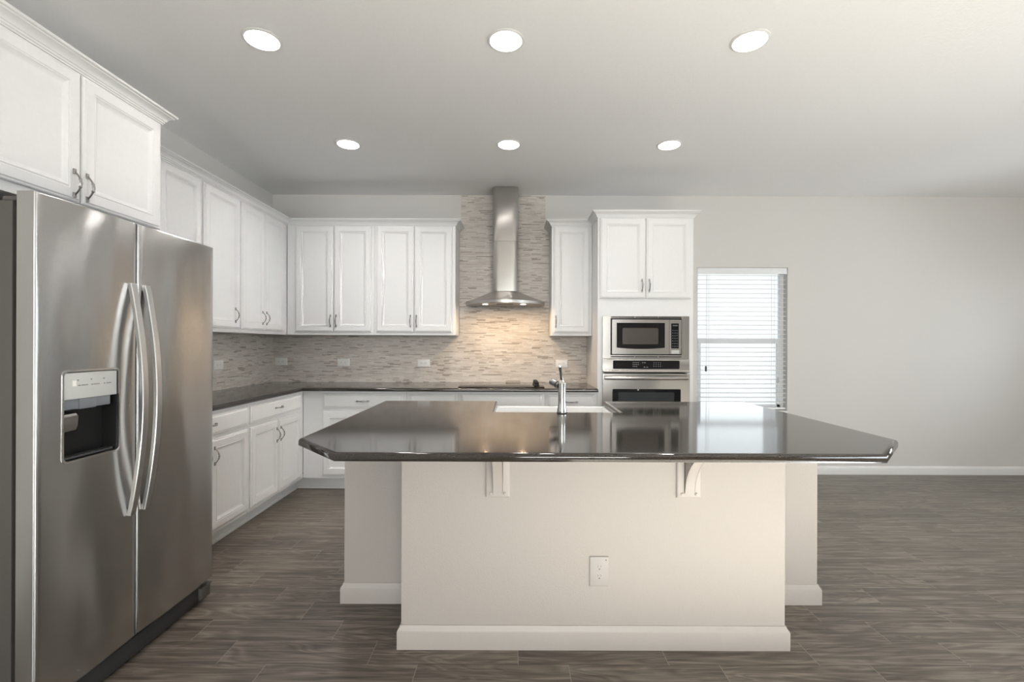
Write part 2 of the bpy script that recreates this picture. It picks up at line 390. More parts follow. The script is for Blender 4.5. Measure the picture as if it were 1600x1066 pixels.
b = B(); tube(b, [(1.935, YB+.0065, z) for z in (2.0, 1.6, 1.085)], .0011, 6); obj('lift_cord', b, M['cord'], bl)
b = B(); tube(b, [(2.662, YB+.0065, z) for z in (.975, .965, .945, .93, .92)], [.003, .008, .009, .011, .004]); obj('cord_tassel', b, M['panel'], bl, label='small grey cord tassel at the right of the blind')
b = B(); tube(b, [(2.662, YB+.0065, z) for z in (2.0, 1.5, .975)], .0011, 6); obj('lift_cord', b, M['cord'], bl)

# backsplash
b = B()
box(b, XL+.0005, XL+.009, 2.44, YB-.001, .9145, 1.3775)
box(b, XL+.009, .7325, YB-.009, YB-.0005, .9145, 1.3775)
box(b, -.5475, .3495, YB-.009, YB-.0005, 1.3775, 2.405)
box(b, -.535, .31, YB-.009, YB-.0005, 2.405, CEIL-.001)
struct('trim_1', b, M['tile'], smooth=0, label='strip mosaic tile backsplash')

# ------------------------------------------------------------------ cabinet kit
def make_handle_mesh():
    b = B(); pts = []; rad = []
    for i in range(25):
        t = -1+2*i/24; z = .046*t; y = -(.004+.025*math.cos(t*PI/2)**.85)
        pts.append((0, y, z)); r = .0031+.0016*math.exp(-(t/.30)**2)
        if abs(abs(t)-.33) < .05: r = .0058
        if abs(t) < .05: r = .0054
        rad.append(r)
    sweep(b, pts, [circ(r*1.25, 10, r) for r in rad], (0, 1, 0))
    for s in (-1, 1): box(b, -.0065, .0065, -.006, 0, s*.048-.011, s*.048+.011, .0018)
    bmesh.ops.recalc_face_normals(b, faces=b.faces)
    me = bpy.data.meshes.new('handle'); b.to_mesh(me); b.free(); me.materials.append(M['nickel'])
    me.polygons.foreach_set('use_smooth', [True]*len(me.polygons)); me.set_sharp_from_angle(angle=math.radians(40)); return me
HM = make_handle_mesh()
DOORP = [(0, .0012), (0, .011), (.0035, .0148), (.010, .0158), (.0135, .0198), (.050, .0198), (.0535, .0172), (.058, .0196), (.062, .0168), (.074, .0098), (.077, .009), (.079, .009)]
SLABP = [(0, .0012), (0, .0105), (.0035, .0142), (.011, .0152), (.0165, .0196), (.019, .0198), (.021, .0198)]
def front(parent, fr, name, a0, a1, z0, z1, prof=DOORP, handle=None, horiz=False):
    b = B(); rings(b, [[fr(a0+i, d, z0+i), fr(a1-i, d, z0+i), fr(a1-i, d, z1-i), fr(a0+i, d, z1-i)] for i, d in prof])
    o = obj(name, b, M['cab'], parent, smooth=25)
    if handle: inst('handle', HM, o, fr(handle[0], .0198, handle[1]), fr.rot(horiz))
    return o
CROWN = [(0, 2.408), (.006, 2.408), (.006, 2.414), (.012, 2.4165), (.012, 2.4225), (.017, 2.425), (.019, 2.431), (.026, 2.440), (.036, 2.4465), (.042, 2.449), (.042, 2.4535), (.050, 2.4555), (.052, 2.459), (.052, 2.466), (0, 2.466)]
UTOP = 2.438
FB = Fr('B', 4.46); FL = Fr('L', -2.14)          # faces of the wall cabinets, back and left
BBf = Fr('B', 4.157); BL = Fr('L', -1.848)        # faces of the base cabinets
def body(parent, x0, x1, y0, y1, z0, z1): return obj('body', box(B(), x0, x1, y0, y1, z0, z1, .0015, 1), M['cab'], parent)

# ---- wall cabinets on the back wall
def wall_cab(name, fr, a0, a1, depth, z0, doors, label, group, ztop=UTOP):
    p = fr((a0+a1)/2, -depth/2, z0); c = empty(name, p, label, 'cabinet', group)
    q0, q1 = fr(a0+.0005, -depth, z0), fr(a1-.0005, 0, z0)
    body(c, min(q0[0], q1[0]), max(q0[0], q1[0]), min(q0[1], q1[1]), max(q0[1], q1[1]), z0, ztop)
    for d in doors: front(c, fr, 'door', d[0], d[1], d[2], d[3], DOORP, d[4] if len(d) > 4 else None)
    return c
GW = 'white wall cabinets around the cooktop corner'
ZD0, ZD1 = 1.407, 2.403
DB = YB-4.46-.0005
wall_cab('wall_cabinet', FB, -2.138, -1.317, DB, 1.378, [(-2.055, -1.697, ZD0, ZD1, (-1.721, 1.51)), (-1.691, -1.341, ZD0, ZD1, (-1.667, 1.51))], 'white two-door wall cabinet on the back wall, the one in the corner', GW)
wall_cab('wall_cabinet', FB, -1.317, -.553, DB, 1.378, [(-1.293, -.942, ZD0, ZD1, (-.971, 1.51)), (-.936, -.584, ZD0, ZD1, (-.915, 1.51))], 'white two-door wall cabinet directly left of the range hood', GW)
cr = wall_cab('wall_cabinet', FB, .352, .7325, DB, 1.378, [(.373, .708, ZD0, ZD1, (.392, 1.51))], 'narrow white single-door wall cabinet between range hood and oven tower', GW)
obj('crown', moulding(B(), [(.352, YB-.01), (.352, 4.46), (.7325, 4.46)], CROWN, 1), M['cab'], cr, smooth=25)
DLf = abs(XL+2.14)-.0005
wall_cab('wall_cabinet', FL, 2.432, 3.225, DLf, 1.378, [(2.455, 2.822, ZD0, ZD1, (2.795, 1.51)), (2.828, 3.214, ZD0, ZD1, (2.855, 1.51))], 'white two-door wall cabinet on the left wall, next to the refrigerator', GW)
wall_cab('wall_cabinet', FL, 3.225, 3.683, DLf, 1.378, [(3.245, 3.672, ZD0, ZD1, (3.605, 1.51))], 'narrow white single-door wall cabinet, middle of the left wall', GW)
wall_cab('wall_cabinet', FL, 3.683, 4.459, DLf, 1.378, [(3.694, 4.030, ZD0, ZD1, (3.995, 1.51)), (4.036, 4.372, ZD0, ZD1, (4.058, 1.51))], 'white two-door wall cabinet at the far end of the left wall', GW)
b = B(); moulding(b, [(-2.14, 2.432), (-2.14, 4.46), (-.553, 4.46), (-.553, YB-.01)], CROWN, 1)
cm = obj('crown_molding', b, M['cab'], smooth=25); tag(cm, 'white crown molding running round the corner over the wall cabinets', 'molding', kind='thing')

# ---- cabinet over the refrigerator
FF = Fr('L', -1.80)
fc = wall_cab('refrigerator_cabinet', FF, 1.497, 2.41, abs(XL+1.80)-.0005, 1.83, [(1.52, 1.948, 1.868, 2.40, (1.914, 1.94)), (1.955, 2.388, 1.868, 2.40, (1.972, 1.94))], 'deep white two-door cabinet mounted above the refrigerator', None)
obj('crown', moulding(B(), [(XL+.002, 1.497), (-1.80, 1.497), (-1.80, 2.41), (-2.085, 2.41)], CROWN, 1), M['cab'], fc, smooth=25)

# ---- base cabinets
ZT, ZB = .8835, .115
def base_cab(fr, a0, a1, depth, label, doors, drawer, dh, hgroup, handles=None):
    c = empty('base_cabinet', fr((a0+a1)/2, -depth/2, 0), label, 'cabinet', hgroup)
    q0, q1 = fr(a0+.0005, -depth, 0), fr(a1-.0005, 0, 0)
    body(c, min(q0[0], q1[0]), max(q0[0], q1[0]), min(q0[1], q1[1]), max(q0[1], q1[1]), ZB, ZT)
    for i, (d0, d1) in enumerate(doors):
        front(c, fr, 'door', d0, d1, .143, .706, DOORP, handles[i] if handles else None)
    if drawer: front(c, fr, 'drawer', drawer[0], drawer[1], .732, .857, SLABP, dh, True)
    return c
GB = 'white base cabinets under the dark countertop'
DB2 = YB-4.157-.0005; DL2 = abs(XL+1.848)-.0005
base_cab(BL, 2.435, 3.285, DL2, 'white base cabinet on the left, partly hidden by the refrigerator', [(2.455, 2.858), (2.864, 3.266)], (2.455, 3.266), (2.86, .80), GB, [(2.826, .605), (2.897, .605)])
base_cab(BL, 3.285, 4.156, DL2, 'white base cabinet on the left run, with two doors and one drawer fully visible', [(3.306, 3.686), (3.692, 4.085)], (3.306, 4.085), (3.69, .80), GB, [(3.658, .59), (3.720, .59)])
base_cab(BBf, -1.847, -.94, DB2, 'white base cabinet on the back wall, left of centre beside the corner filler', [(-1.671, -1.323), (-1.317, -.969)], (-1.671, -.969), (-1.318, .794), GB, [(-1.35, .60), (-1.29, .60)])
base_cab(BBf, -.94, -.485, DB2, 'narrow white base cabinet directly left of the cooktop cabinet', [(-.91, -.513)], (-.91, -.513), (-.711, .774), GB, [(-.54, .60)])
base_cab(BBf, -.485, .277, DB2, 'white base cabinet under the cooktop with a plain false drawer', [(-.457, -.105), (-.099, .253)], (-.457, .253), None, GB, [(-.13, .60), (-.075, .60)])
base_cab(BBf, .277, .7325, DB2, 'narrow white base cabinet between cooktop cabinet and oven tower', [(.301, .704)], (.301, .704), (.503, .793), GB, [(.33, .60)])

b = B(); TK = [(-.02, .0005), (.0115, .0005), (.0115, .016), (.008, .020), (0, .021), (0, ZB-.0005), (-.02, ZB-.0005)]
moulding(b, [(-1.943, 2.436), (-1.943, 4.252), (.7325, 4.252)], TK, 1)
tk = obj('toe_kick', b, M['cab'], smooth=25); tag(tk, 'white recessed toe-kick board running along the floor under the base cabinets', 'toe kick', kind='thing')

# ---- countertop
TOPP = [(.004, .884), (.001, .8848), (0, .887), (0, .900), (.0015, .906), (.0055, .911), (.011, .9135), (.016, .914), (.019, .914)]
ct = obj('countertop', slab(B(), [(XL+.0005, 2.438), (-1.82, 2.438), (-1.82, 4.095), (.7325, 4.095), (.7325, YB-.0005), (XL+.0005, YB-.0005)], TOPP), M['quartz'], smooth=50)
tag(ct, 'dark brown quartz countertop running along the left and back walls', 'countertop')

# ---- oven tower
FT = Fr('B', 4.155)
tw = empty('oven_cabinet', (1.152, 4.46, 0), 'tall white cabinet holding the microwave and wall oven', 'cabinet')
X0, X1 = .7335, 1.571
b = B(); box(b, X0, .790, 4.155, YB-.0005, ZB, UTOP); box(b, 1.517, X1, 4.155, YB-.0005, ZB, UTOP); box(b, .790, 1.517, 4.155, YB-.0005, 1.540, UTOP); box(b, .790, 1.517, 4.155, YB-.0005, ZB, .43); box(b, .790, 1.517, 4.70, YB-.0005, .43, 1.540)
obj('body', b, M['cab'], tw, smooth=0)
b = B(); FT.box(b, X0, X1, -.609, -.095, .0005, ZB-.0005); FT.box(b, X0, X1, -.095, -.083, .0005, .02, .003); obj('toe_kick', b, M['cab'], tw)
front(tw, FT, 'door', .752, 1.148, 1.700, ZD1, DOORP, (1.117, 1.812)); front(tw, FT, 'door', 1.154, 1.549, 1.700, ZD1, DOORP, (1.180, 1.812))
front(tw, FT, 'drawer', .757, 1.548, .16, .40, SLABP, (1.152, .28), True)
obj('crown', moulding(B(), [(X0, 4.39), (X0, 4.155), (X1, 4.155), (X1, YB-.002)], CROWN, 1), M['cab'], tw, smooth=25)

# ---- microwave
mw = empty('microwave', (1.153, 4.4, 1.172), 'built-in stainless microwave with black window above the wall oven', 'microwave')
YF = 4.1535
b = B()
for q in ((.774, .846, 1.1725, 1.545), (1.468, 1.533, 1.1725, 1.545), (.846, 1.468, 1.527, 1.545), (.846, 1.468, 1.1725, 1.206)): box(b, q[0], q[1], YF-.012, YF, q[2], q[3], .0015, 1)
obj('trim_frame', b, M['steel'], mw)
b = B(); box(b, .800, 1.50, YF-.0005, 4.66, 1.19, 1.535)
obj('housing', b, M['black'], mw, smooth=0)
for z0, z1 in ((1.5325, 1.5405), (1.186, 1.194)):
    for x0, x1 in ((.850, 1.052), (1.060, 1.258), (1.266, 1.464)): obj('vent_slot', box(B(), x0, x1, YF-.0128, YF-.010, z0, z1), M['black'], mw, smooth=0)
def plate_hole(bm, outer, inner, y0, y1):
    """slab with outer box minus inner polygon loop; same count loops"""
    rings(bm, [[(x, y1, z) for x, z in inner], [(x, y0, z) for x, z in inner], [(x, y0, z) for x, z in outer], [(x, y1, z) for x, z in outer]], cap0=False, cap1=False)
def arcloop(x0, x1, z0, z1, sag, n=14):
    L = [(x1, z1), (x0, z1)]
    for k in range(n+1):
        t = k/n; L.append((x0+(x1-x0)*t, z0-sag*(1-(2*t-1)**2)))
    return L
inn = arcloop(.896, 1.317, 1.270, 1.487, .011)
out = [(1.355, 1.516), (.856, 1.516)]+[(.856+(1.355-.856)*k/14, 1.214) for k in range(15)]
b = B(); plate_hole(b, out, inn, YF-.022, YF-.002); dd = obj('microwave_door', b, M['steel'], mw, smooth=30)
b = B(); rings(b, [[(x, YF-.019, z) for x, z in inn], [(x, YF-.004, z) for x, z in inn]]); obj('door_glass', b, M['black_glass'], dd, smooth=0)
b = B(); lp = [(1.104+x, 1.371+z) for x, z in rrect(.312, .142, .008)]; rings(b, [[(x, YF-.0196, z) for x, z in lp], [(x, YF-.0188, z) for x, z in lp]])
M['mwmesh'] = simple('microwave_window_mesh', (.075, .066, .058), .16, nscale=900, var=.3)
obj('door_screen', b, M['mwmesh'], dd, smooth=0)
b = B(); box(b, 1.3575, 1.460, YF-.0215, YF-.002, 1.214, 1.516, .001, 1); cp = obj('control_panel', b, M['steel'], mw)
b = B(); box(b, 1.372, 1.438, YF-.0226, YF-.0217, 1.265, 1.483); obj('keypad', b, M['black_glass'], cp, smooth=0)
M['dimprint'] = simple('dim_print', (.10, .11, .12), .6)
obj('clock_print', box(B(), 1.384, 1.428, YF-.0231, YF-.0228, 1.459, 1.470), M['dimprint'], cp, smooth=0)
b = B()
for r in range(7):
    for c_ in range(3): box(b, 1.380+c_*.019, 1.391+c_*.019, YF-.0231, YF-.0228, 1.281+r*.023, 1.287+r*.023)
obj('key_print', b, M['dimprint'], cp, smooth=0)
b = B(); box(b, 1.374, 1.442, YF-.0245, YF-.0217, 1.217, 1.249, .002); obj('open_button', b, M['panel'], cp)

# ---- wall oven
ov = empty('wall_oven', (1.153, 4.4, .445), 'stainless wall oven below the microwave', 'oven')
obj('housing', box(B(), .800, 1.50, YF-.0005, 4.66, .445, 1.168), M['black'], ov, smooth=0)
b = B()
prof = [(YF, 1.170), (YF-.020, 1.170), (YF-.022, 1.165), (YF-.022, 1.077), (YF-.026, 1.071), (YF-.028, 1.060), (YF-.024, 1.054), (YF, 1.054)]
rings(b, [[(x, y, z) for y, z in prof] for x in (.7745, 1.5325)]); op = obj('oven_panel', b, M['steel'], ov, smooth=25)
b = B(); lp = [(1.155+x, 1.1215+z) for x, z in rrect(.580, .074, .008)]; rings(b, [[(x, YF-.0232, z) for x, z in lp], [(x, YF-.0215, z) for x, z in lp]]); obj('display', b, M['black_glass'], op, smooth=0)
b = B()
for x in (1.037, 1.052, 1.067, 1.082):
    for z in (1.104, 1.120, 1.137):
        if (x, z) != (1.082, 1.104): box(b, x, x+.008, YF-.0238, YF-.0234, z, z+.005)
obj('key_print', b, M['text'], op, smooth=0); b = B()
for x in (1.12, 1.138): box(b, x, x+.010, YF-.0238, YF-.0234, 1.137, 1.142)
obj('key_print', b, M['text'], op, smooth=0); b = B()
for x in (1.132, 1.156): box(b, x, x+.014, YF-.0238, YF-.0234, 1.098, 1.103)
obj('key_print', b, M['text'], op, smooth=0); b = B()
for x in (1.218, 1.238, 1.258, 1.276):
    for z in (1.104, 1.120, 1.137): box(b, x, x+.006, YF-.0238, YF-.0234, z, z+.005)
obj('key_print', b, M['text'], op, smooth=0)
inn = [(1.1565+x, .70+z) for x, z in rrect(.595, .42, .010)]
n = len(inn)
def outer_for(inner, x0, x1, z0, z1): return [((x0+x1)/2+x, (z0+z1)/2+z) for x, z in rrect(x1-x0, z1-z0, .002)]
b = B(); plate_hole(b, outer_for(inn, .7745, 1.5325, .447, 1.043), inn, YF-.030, YF-.002); od = obj('oven_door', b, M['steel'], ov, smooth=30)
b = B(); rings(b, [[(x, YF-.027, z) for x, z in inn], [(x, YF-.004, z) for x, z in inn]]); obj('door_glass', b, M['black_glass'], od, smooth=0)
b = B(); box(b, .911, 1.398, YF-.0276, YF-.0271, .53, .881); obj('door_screen', b, simple('oven_window_mesh', (.035, .038, .042), .1), od, smooth=0)
b = B(); box(b, 1.077, 1.090, YF-.0279, YF-.0272, .897, .910); obj('badge', b, M['chrome'], od, smooth=0)
b = B(); pts = [(.790+.720*k/16, YF-.050-.018*math.sin(PI*k/16), 1.008) for k in range(17)]
sweep(b, pts, [circ(.011, 12, .017)]*17)
for x in (.800, 1.500): box(b, x-.012, x+.012, YF-.055, YF-.030, .994, 1.022, .004)
obj('handle', b, M['steel'], od)

# ---- cooktop
ck = empty('cooktop', (-.11, 4.42, .914), 'black glass electric cooktop set in the back countertop', 'cooktop')
b = B(); box(b, -.49, .27, 4.165, 4.68, .9145, .9205, .002); obj('glass_top', b, M['black_glass'], ck)
b = B()
for x, y, r in ((-.30, 4.30, .10), (-.30, 4.55, .075), (.02, 4.31, .075), (.02, 4.55, .095)):
    lp = [(x+r*math.cos(a*PI/24), y+r*math.sin(a*PI/24)) for a in range(48)]; l2 = [(x+(r-.004)*math.cos(a*PI/24), y+(r-.004)*math.sin(a*PI/24)) for a in range(48)]
    b = B(); rings(b, [[(p, q, .9207) for p, q in lp], [(p, q, .9207) for p, q in l2]], cap0=False, cap1=False)
    obj('burner_ring', b, M['dimprint'], ck, smooth=0)
for y in (4.235, 4.33, 4.425, 4.52):
    b = B(); lathe(b, (.205, y, .921), [(.024, 0), (.026, .004), (.024, .010), (.0205, .014), (.019, .034), (.016, .038), (.001, .0385)], 24)
    box(b, .2035, .2065, y-.019, y-.004, .9590, .9602)
    obj('knob', b, M['black'], ck)

# ---- range hood
hd = empty('range_hood', (-.085, 4.5, 1.672), 'stainless steel chimney range hood above the cooktop', 'range hood')
HX = -.085
def foot(hw, yc, yk, n=20):
    L = [(HX-hw, YB-.0095)]
    for k in range(n+1):
        t = -1+2*k/n; q = t*t if hw > .2 else .18*t*t+.82*max(0, (abs(t)-.6)/.4)**2.4
        L.append((HX+hw*t, yc+(yk-yc)*q))
    L.append((HX+hw, YB-.0095)); return L
big = foot(.379, 4.262, 4.545); sm = foot(.117, 4.492, 4.522)
loops = [[(x, y, 1.675) for x, y in big], [(x, y, 1.701) for x, y in big]]
for s in (.06, .2, .4, .6, .8, .93, 1):
    loops.append([(a[0]+(c[0]-a[0])*s, a[1]+(c[1]-a[1])*s, 1.704+.098*(s**1.12)) for a, c in zip(big, sm)])
b = B(); rings(b, loops); can = obj('canopy', b, M['hood_steel'], hd, smooth=30)
def arc_in(hw, yc, yk, d): return [(x*.94+HX*.06, max(y+d, 0) if y < YB-.02 else y-.012) for x, y in foot(hw, yc, yk)]
und = arc_in(.379, 4.262, 4.545, .014)
b = B(); rings(b, [[(x, y, 1.6748) for x, y in und], [(x, y, 1.6728) for x, y in und]]); obj('filter_panel', b, M['nickel'], hd)
b = B(); box(b, -.165, -.010, 4.42, 4.47, 1.6705, 1.6727); obj('control_strip', b, M['black'], hd)
for x in (-.268, .085):
    b = B(); lathe(b, (x, 4.41, 1.6726), [(.034, 0), (.034, -.003), (.029, -.004)], 24); lr = obj('lamp_ring', b, M['chrome'], hd)
    b = B(); lathe(b, (x, 4.41, 1.6684), [(.028, 0), (.024, -.003), (.012, -.005), (.001, -.0055)], 24); obj('lamp_lens', b, M['halogen'], lr)
    l = bpy.data.lights.new('hood_lamp', 'AREA'); l.shape = 'DISK'; l.size = .05; l.energy = 2.5; l.color = (1, .70, .42); l.spread = math.radians(180)
    o = bpy.data.objects.new('hood_lamp', l); COL.objects.link(o); o.parent = hd; o.location = Vector((x, 4.41, 1.655))-WLOC[hd.name]
lo = foot(.117, 4.492, 4.524); up = foot(.1215, 4.487, 4.521)
b = B(); rings(b, [[(x, y, z) for x, y in lo] for z in (1.8025, 2.276)]); obj('chimney', b, M['hood_steel'], hd, smooth=30)
b = B(); rings(b, [[(x, y, z) for x, y in up] for z in (2.2765, CEIL-.001)]); obj('chimney_extension', b, M['hood_steel'], hd, smooth=30)

# ---- refrigerator
rf = empty('refrigerator', (-1.95, 1.96, 0), 'stainless steel side-by-side refrigerator with ice and water dispenser', 'refrigerator')
RF = -1.525; RB = -1.590; RY0, RYM, RY1 = 1.513, 1.923, 2.411
obj('cabinet_box', box(B(), XL+.06, RB-.018, RY0+.004, RY1-.006, .03, 1.752, .004), M['dgrey'], rf)
b = B(); box(b, RB-.018, RB-.001, RY0+.018, RY1-.02, .10, 1.745); obj('gasket', b, M['black'], rf, smooth=0)
obj('base_grille', box(B(), RB-.03, RF-.028, RY0+.02, RY1-.07, .012, .088, .004), M['grille'], rf)
b = B(); box(b, RB-.03, RF-.012, RY1-.075, RY1-.004, .022, .082, .006); box(b, RF-.05, RF-.004, RY1-.045, RY1-.006, .082, .092, .003); obj('hinge_foot', b, M['dgrey'], rf)
for y in (RY0+.012, RY1-.085): obj('hinge_cover', box(B(), RB-.06, RB-.002, y, y+.073, 1.7525, 1.768, .004), M['dgrey'], rf)
DZ0, DZ1_ = .108, 1.781
def bulge(y, y0, y1):
    t = (y-y0)/(y1-y0)*2-1; return -.006*t*t
def door_panel(y0, y1, hole=None, z0=DZ0):
    b = B(); N = 24
    ys = [y0+.006+(y1-y0-.012)*k/N for k in range(N+1)]; zs = [z0+.006+(DZ1_-z0-.012)*k/16 for k in range(17)]
    if hole: ys = sorted(set([y for y in ys if not any(abs(y-h) < .007 for h in hole[:2])]+list(hole[:2]))); zs = sorted(set([z for z in zs if not any(abs(z-h) < .03 for h in hole[2:])]+list(hole[2:])))
    G = [[b.verts.new((RF+bulge(y, y0, y1), y, z)) for z in zs] for y in ys]
    for i in range(len(ys)-1):
        for j in range(len(zs)-1):
            if hole and ys[i] >= hole[0]-1e-6 and ys[i+1] <= hole[1]+1e-6 and zs[j] >= hole[2]-1e-6 and zs[j+1] <= hole[3]+1e-6: continue
            b.faces.new((G[i][j], G[i+1][j], G[i+1][j+1], G[i][j+1]))
    # rim: round over to the sides and back
    nY, nZ = len(ys), len(zs)
    edge = [(i, 0) for i in range(nY)]+[(nY-1, j) for j in range(1, nZ)]+[(i, nZ-1) for i in range(nY-2, -1, -1)]+[(0, j) for j in range(nZ-2, 0, -1)]
    prev = [G[i][j] for i, j in edge]
    for off, dx in ((.003, -.0012), (.0055, -.004), (.006, -.007), (.006, None)):
        cur = []
        for (i, j) in edge:
            v = G[i][j].co; y, z = v.y, v.z; x = RB if dx is None else v.x+dx
            if i == 0: y -= off
            if i == nY-1: y += off
            if j == 0: z -= off
            if j == nZ-1: z += off
            cur.append(b.verts.new((x, y, z)))
        for k in range(len(edge)):
            l = (k+1) % len(edge); b.faces.new((prev[k], prev[l], cur[l], cur[k]))
        prev = cur
    b.faces.new(prev)
    return b
HY0, HY1, HZ0, HZ1 = 1.606, 1.830, .887, 1.193
fz = obj('freezer_door', door_panel(RY0, RYM-.003, (HY0, HY1, HZ0, HZ1)), M['fridge_steel'], rf, smooth=40)
rd = obj('refrigerator_door', door_panel(RYM+.003, RY1), M['fridge_steel'], rf, smooth=40)
# dispenser
CY_, CZ_ = 1.7175, 1.0405
def fx(y): return RF+bulge(y, RY0, RYM-.003)
b = B(); o1 = rrect(.238, .322, .020); i1 = rrect(.222, .306, .016)
rings(b, [[(fx(CY_+y)-.002, CY_+y, CZ_+z) for y, z in o1], [(fx(CY_+y)+.0025, CY_+y*.995, CZ_+z*.995) for y, z in o1], [(fx(CY_+y)+.0025, CY_+y*1.005, CZ_+z*1.005) for y, z in i1], [(fx(CY_+y)-.008, CY_+y, CZ_+z) for y, z in i1]], cap0=False, cap1=False)
obj('dispenser_bezel', b, M['chrome'], fz)
b = B(); sh = [(CY_+y, CZ_+z) for y, z in rrect(.224, .308, .016)]
for k in range(1): pass
dp = .055
rings(b, [[(fx(y)-.003, y, z) for y, z in sh], [(RF-dp, y*.9+CY_*.1, z*.94+CZ_*.06) for y, z in sh]], cap0=False)
obj('dispenser_cavity', b, M['black'], fz, recalc=False)
b = B(); box(b, RF-.04, fx(CY_)-.004, CY_-.107, CY_+.107, 1.098, CZ_+.150, .002); pn = obj('dispenser_panel', b, M['panel'], fz)
b = B(); xx = fx(CY_)-.0035
box(b, xx-.001, xx+.0008, 1.640, 1.655, 1.143, 1.163, .0003, 1); obj('panel_button', b, M['plastic'], pn)
b = B()
for y in (1.662, 1.714, 1.766): box(b, xx-.001, xx+.0006, y-.002, y+.002, 1.161, 1.166)
for y0, y1 in ((1.662, 1.672), (1.676, 1.700), (1.714, 1.722), (1.726, 1.748), (1.766, 1.772), (1.777, 1.798)): box(b, xx-.001, xx+.0005, y0, y1, 1.143, 1.1465)
obj('panel_print', b, simple('grey_print', (.20, .20, .195), .6), pn, smooth=0)
b = B(); box(b, RF-.046, fx(CY_)-.012, CY_-.104, CY_+.088, 1.062, 1.098, .003); box(b, RF-.04, fx(CY_)-.007, CY_-.045, CY_+.022, 1.060, 1.0975, .003)
obj('dispenser_nozzle', b, simple('slate_plastic', (.16, .17, .19), .35), fz)
b = B(); sweep(b, [(RF-.040, 1.650, 1.050), (RF-.022, 1.650, 1.044), (RF-.020, 1.651, 1.034), (RF-.028, 1.652, 1.000), (RF-.033, 1.653, .985)], [[(-.002, -w), (.002, -w), (.002, w), (-.002, w)] for w in (.020, .024, .028, .033, .031)], (0, 1, 0))
bmesh.ops.rotate(b, verts=b.verts, cent=(RF-.03, 1.65, 1.03), matrix=Matrix.Rotation(0, 3, 'Z'))
obj('dispenser_paddle', b, M['chrome'], fz)
b = B(); box(b, RF-.046, RF-.012, CY_-.100, CY_+.100, .890, .897, .001, 1)
for k in range(8): box(b, RF-.043, RF-.015, CY_-.095+k*.026, CY_-.083+k*.026, .897, .8985)
obj('drip_tray', b, M['grille'], fz)
# door handles
def fhandle(parent, yc, xb):
    b = B(); n = 28; pts = []; secs = []
    for k in range(n+1):
        t = k/n; z = .611+.920*t; x = xb+.010+.050*math.sin(PI*t)**.9
        pts.append((x, yc, z)); secs.append([(-.0155, -.006), (-.013, -.008), (.013, -.008), (.0155, -.006), (.0155, .006), (.013, .008), (-.013, .008), (-.0155, .006)])
    L = []
    for k, p in enumerate(pts):
        q0 = Vector(pts[max(k-1, 0)]); q1 = Vector(pts[min(k+1, n)]); t = (q1-q0).normalized(); nrm = Vector((t.z, 0, -t.x))
        L.append([Vector(p)+Vector((0, 1, 0))*a+nrm*c for a, c in secs[k]])
    rings(b, L)
    for z in (.622, 1.520): box(b, xb-.001, xb+.012, yc-.013, yc+.013, z-.010, z+.010, .002)
    obj('handle', b, M['handle'], parent, smooth=30)
M['handle'] = steel('satin_handle_steel', (.72, .72, .72), .3, .3)
fhandle(fz, 1.889, RF-.009); fhandle(rd, 1.962, RF-.009)
b = B(); xx = RF-.0065; box(b, xx-.004, xx+.0016, 2.344, 2.376, 1.702, 1.732, .001, 1); bd = obj('badge', b, M['chrome'], rd)
b = B()
for k, (y, s) in enumerate(((2.349, .0), (2.357, .004), (2.365, -.004))):
    rings(b, [[(xx+.0014, y+s, 1.708), (xx+.0014, y+s+.0042, 1.708), (xx+.0014, y+.0042, 1.727), (xx+.0014, y, 1.727)], [(xx+.0024, y+s, 1.708), (xx+.0024, y+s+.0042, 1.708), (xx+.0024, y+.0042, 1.727), (xx+.0024, y, 1.727)]])
obj('badge_mark', b, M['black'], bd, smooth=0)

# ---- island
isl = empty('kitchen_island', (.34, 2.6, 0), 'drywall kitchen island base with white baseboards under the dark top', 'kitchen island')
IX0, IX1, IY0, IY1 = -.845, 1.522, 2.372, 3.150
KX0, KX1, KY = -.476, 1.158, 2.018
b = B()
zt = .8835
P = [(IX0, IY0), (KX0, IY0), (KX0, KY), (KX1, KY), (KX1, IY0), (IX1, IY0), (IX1, IY1), (.6275, IY1), (.6275, 2.640), (-.1415, 2.640), (-.1415, IY1), (IX0, IY1)]
slab(b, P, [(0, .0005), (0, zt)])
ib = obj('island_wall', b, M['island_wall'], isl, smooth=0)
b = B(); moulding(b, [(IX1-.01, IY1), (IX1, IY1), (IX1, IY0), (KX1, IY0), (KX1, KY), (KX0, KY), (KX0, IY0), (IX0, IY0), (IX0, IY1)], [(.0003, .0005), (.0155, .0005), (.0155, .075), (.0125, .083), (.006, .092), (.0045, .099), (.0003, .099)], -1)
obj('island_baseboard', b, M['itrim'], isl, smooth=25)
obj('sink_cabinet', box(B(), -.141, .627, 2.6405, 3.13, .0005, .60), M['cab'], isl)
for a0, a1 in ((-.84, -.50), (-.49, -.15), (.635, .97), (.98, 1.515)):
    b = B(); rings(b, [[(a0+i, IY1+d, .13+i), (a1-i, IY1+d, .13+i), (a1-i, IY1+d, .86-i), (a0+i, IY1+d, .86-i)] for i, d in DOORP]); obj('door', b, M['cab'], isl, smooth=25)
it = obj('island_countertop', slab(B(), [(-.866, 3.190), (-.866, 1.906), (-.626, 1.650), (1.302, 1.650), (1.553, 1.912), (1.553, 3.190), (.598, 3.190), (.598, 2.672), (-.11, 2.672), (-.11, 3.190)],
    [(.004, .884), (.001, .8848), (0, .887), (0, .901), (.0015, .9065), (.005, .911), (.010, .9134), (.015, .914), (.019, .914)]), M['quartz'], smooth=50)
tag(it, 'dark brown quartz island top with clipped front corners', 'countertop')
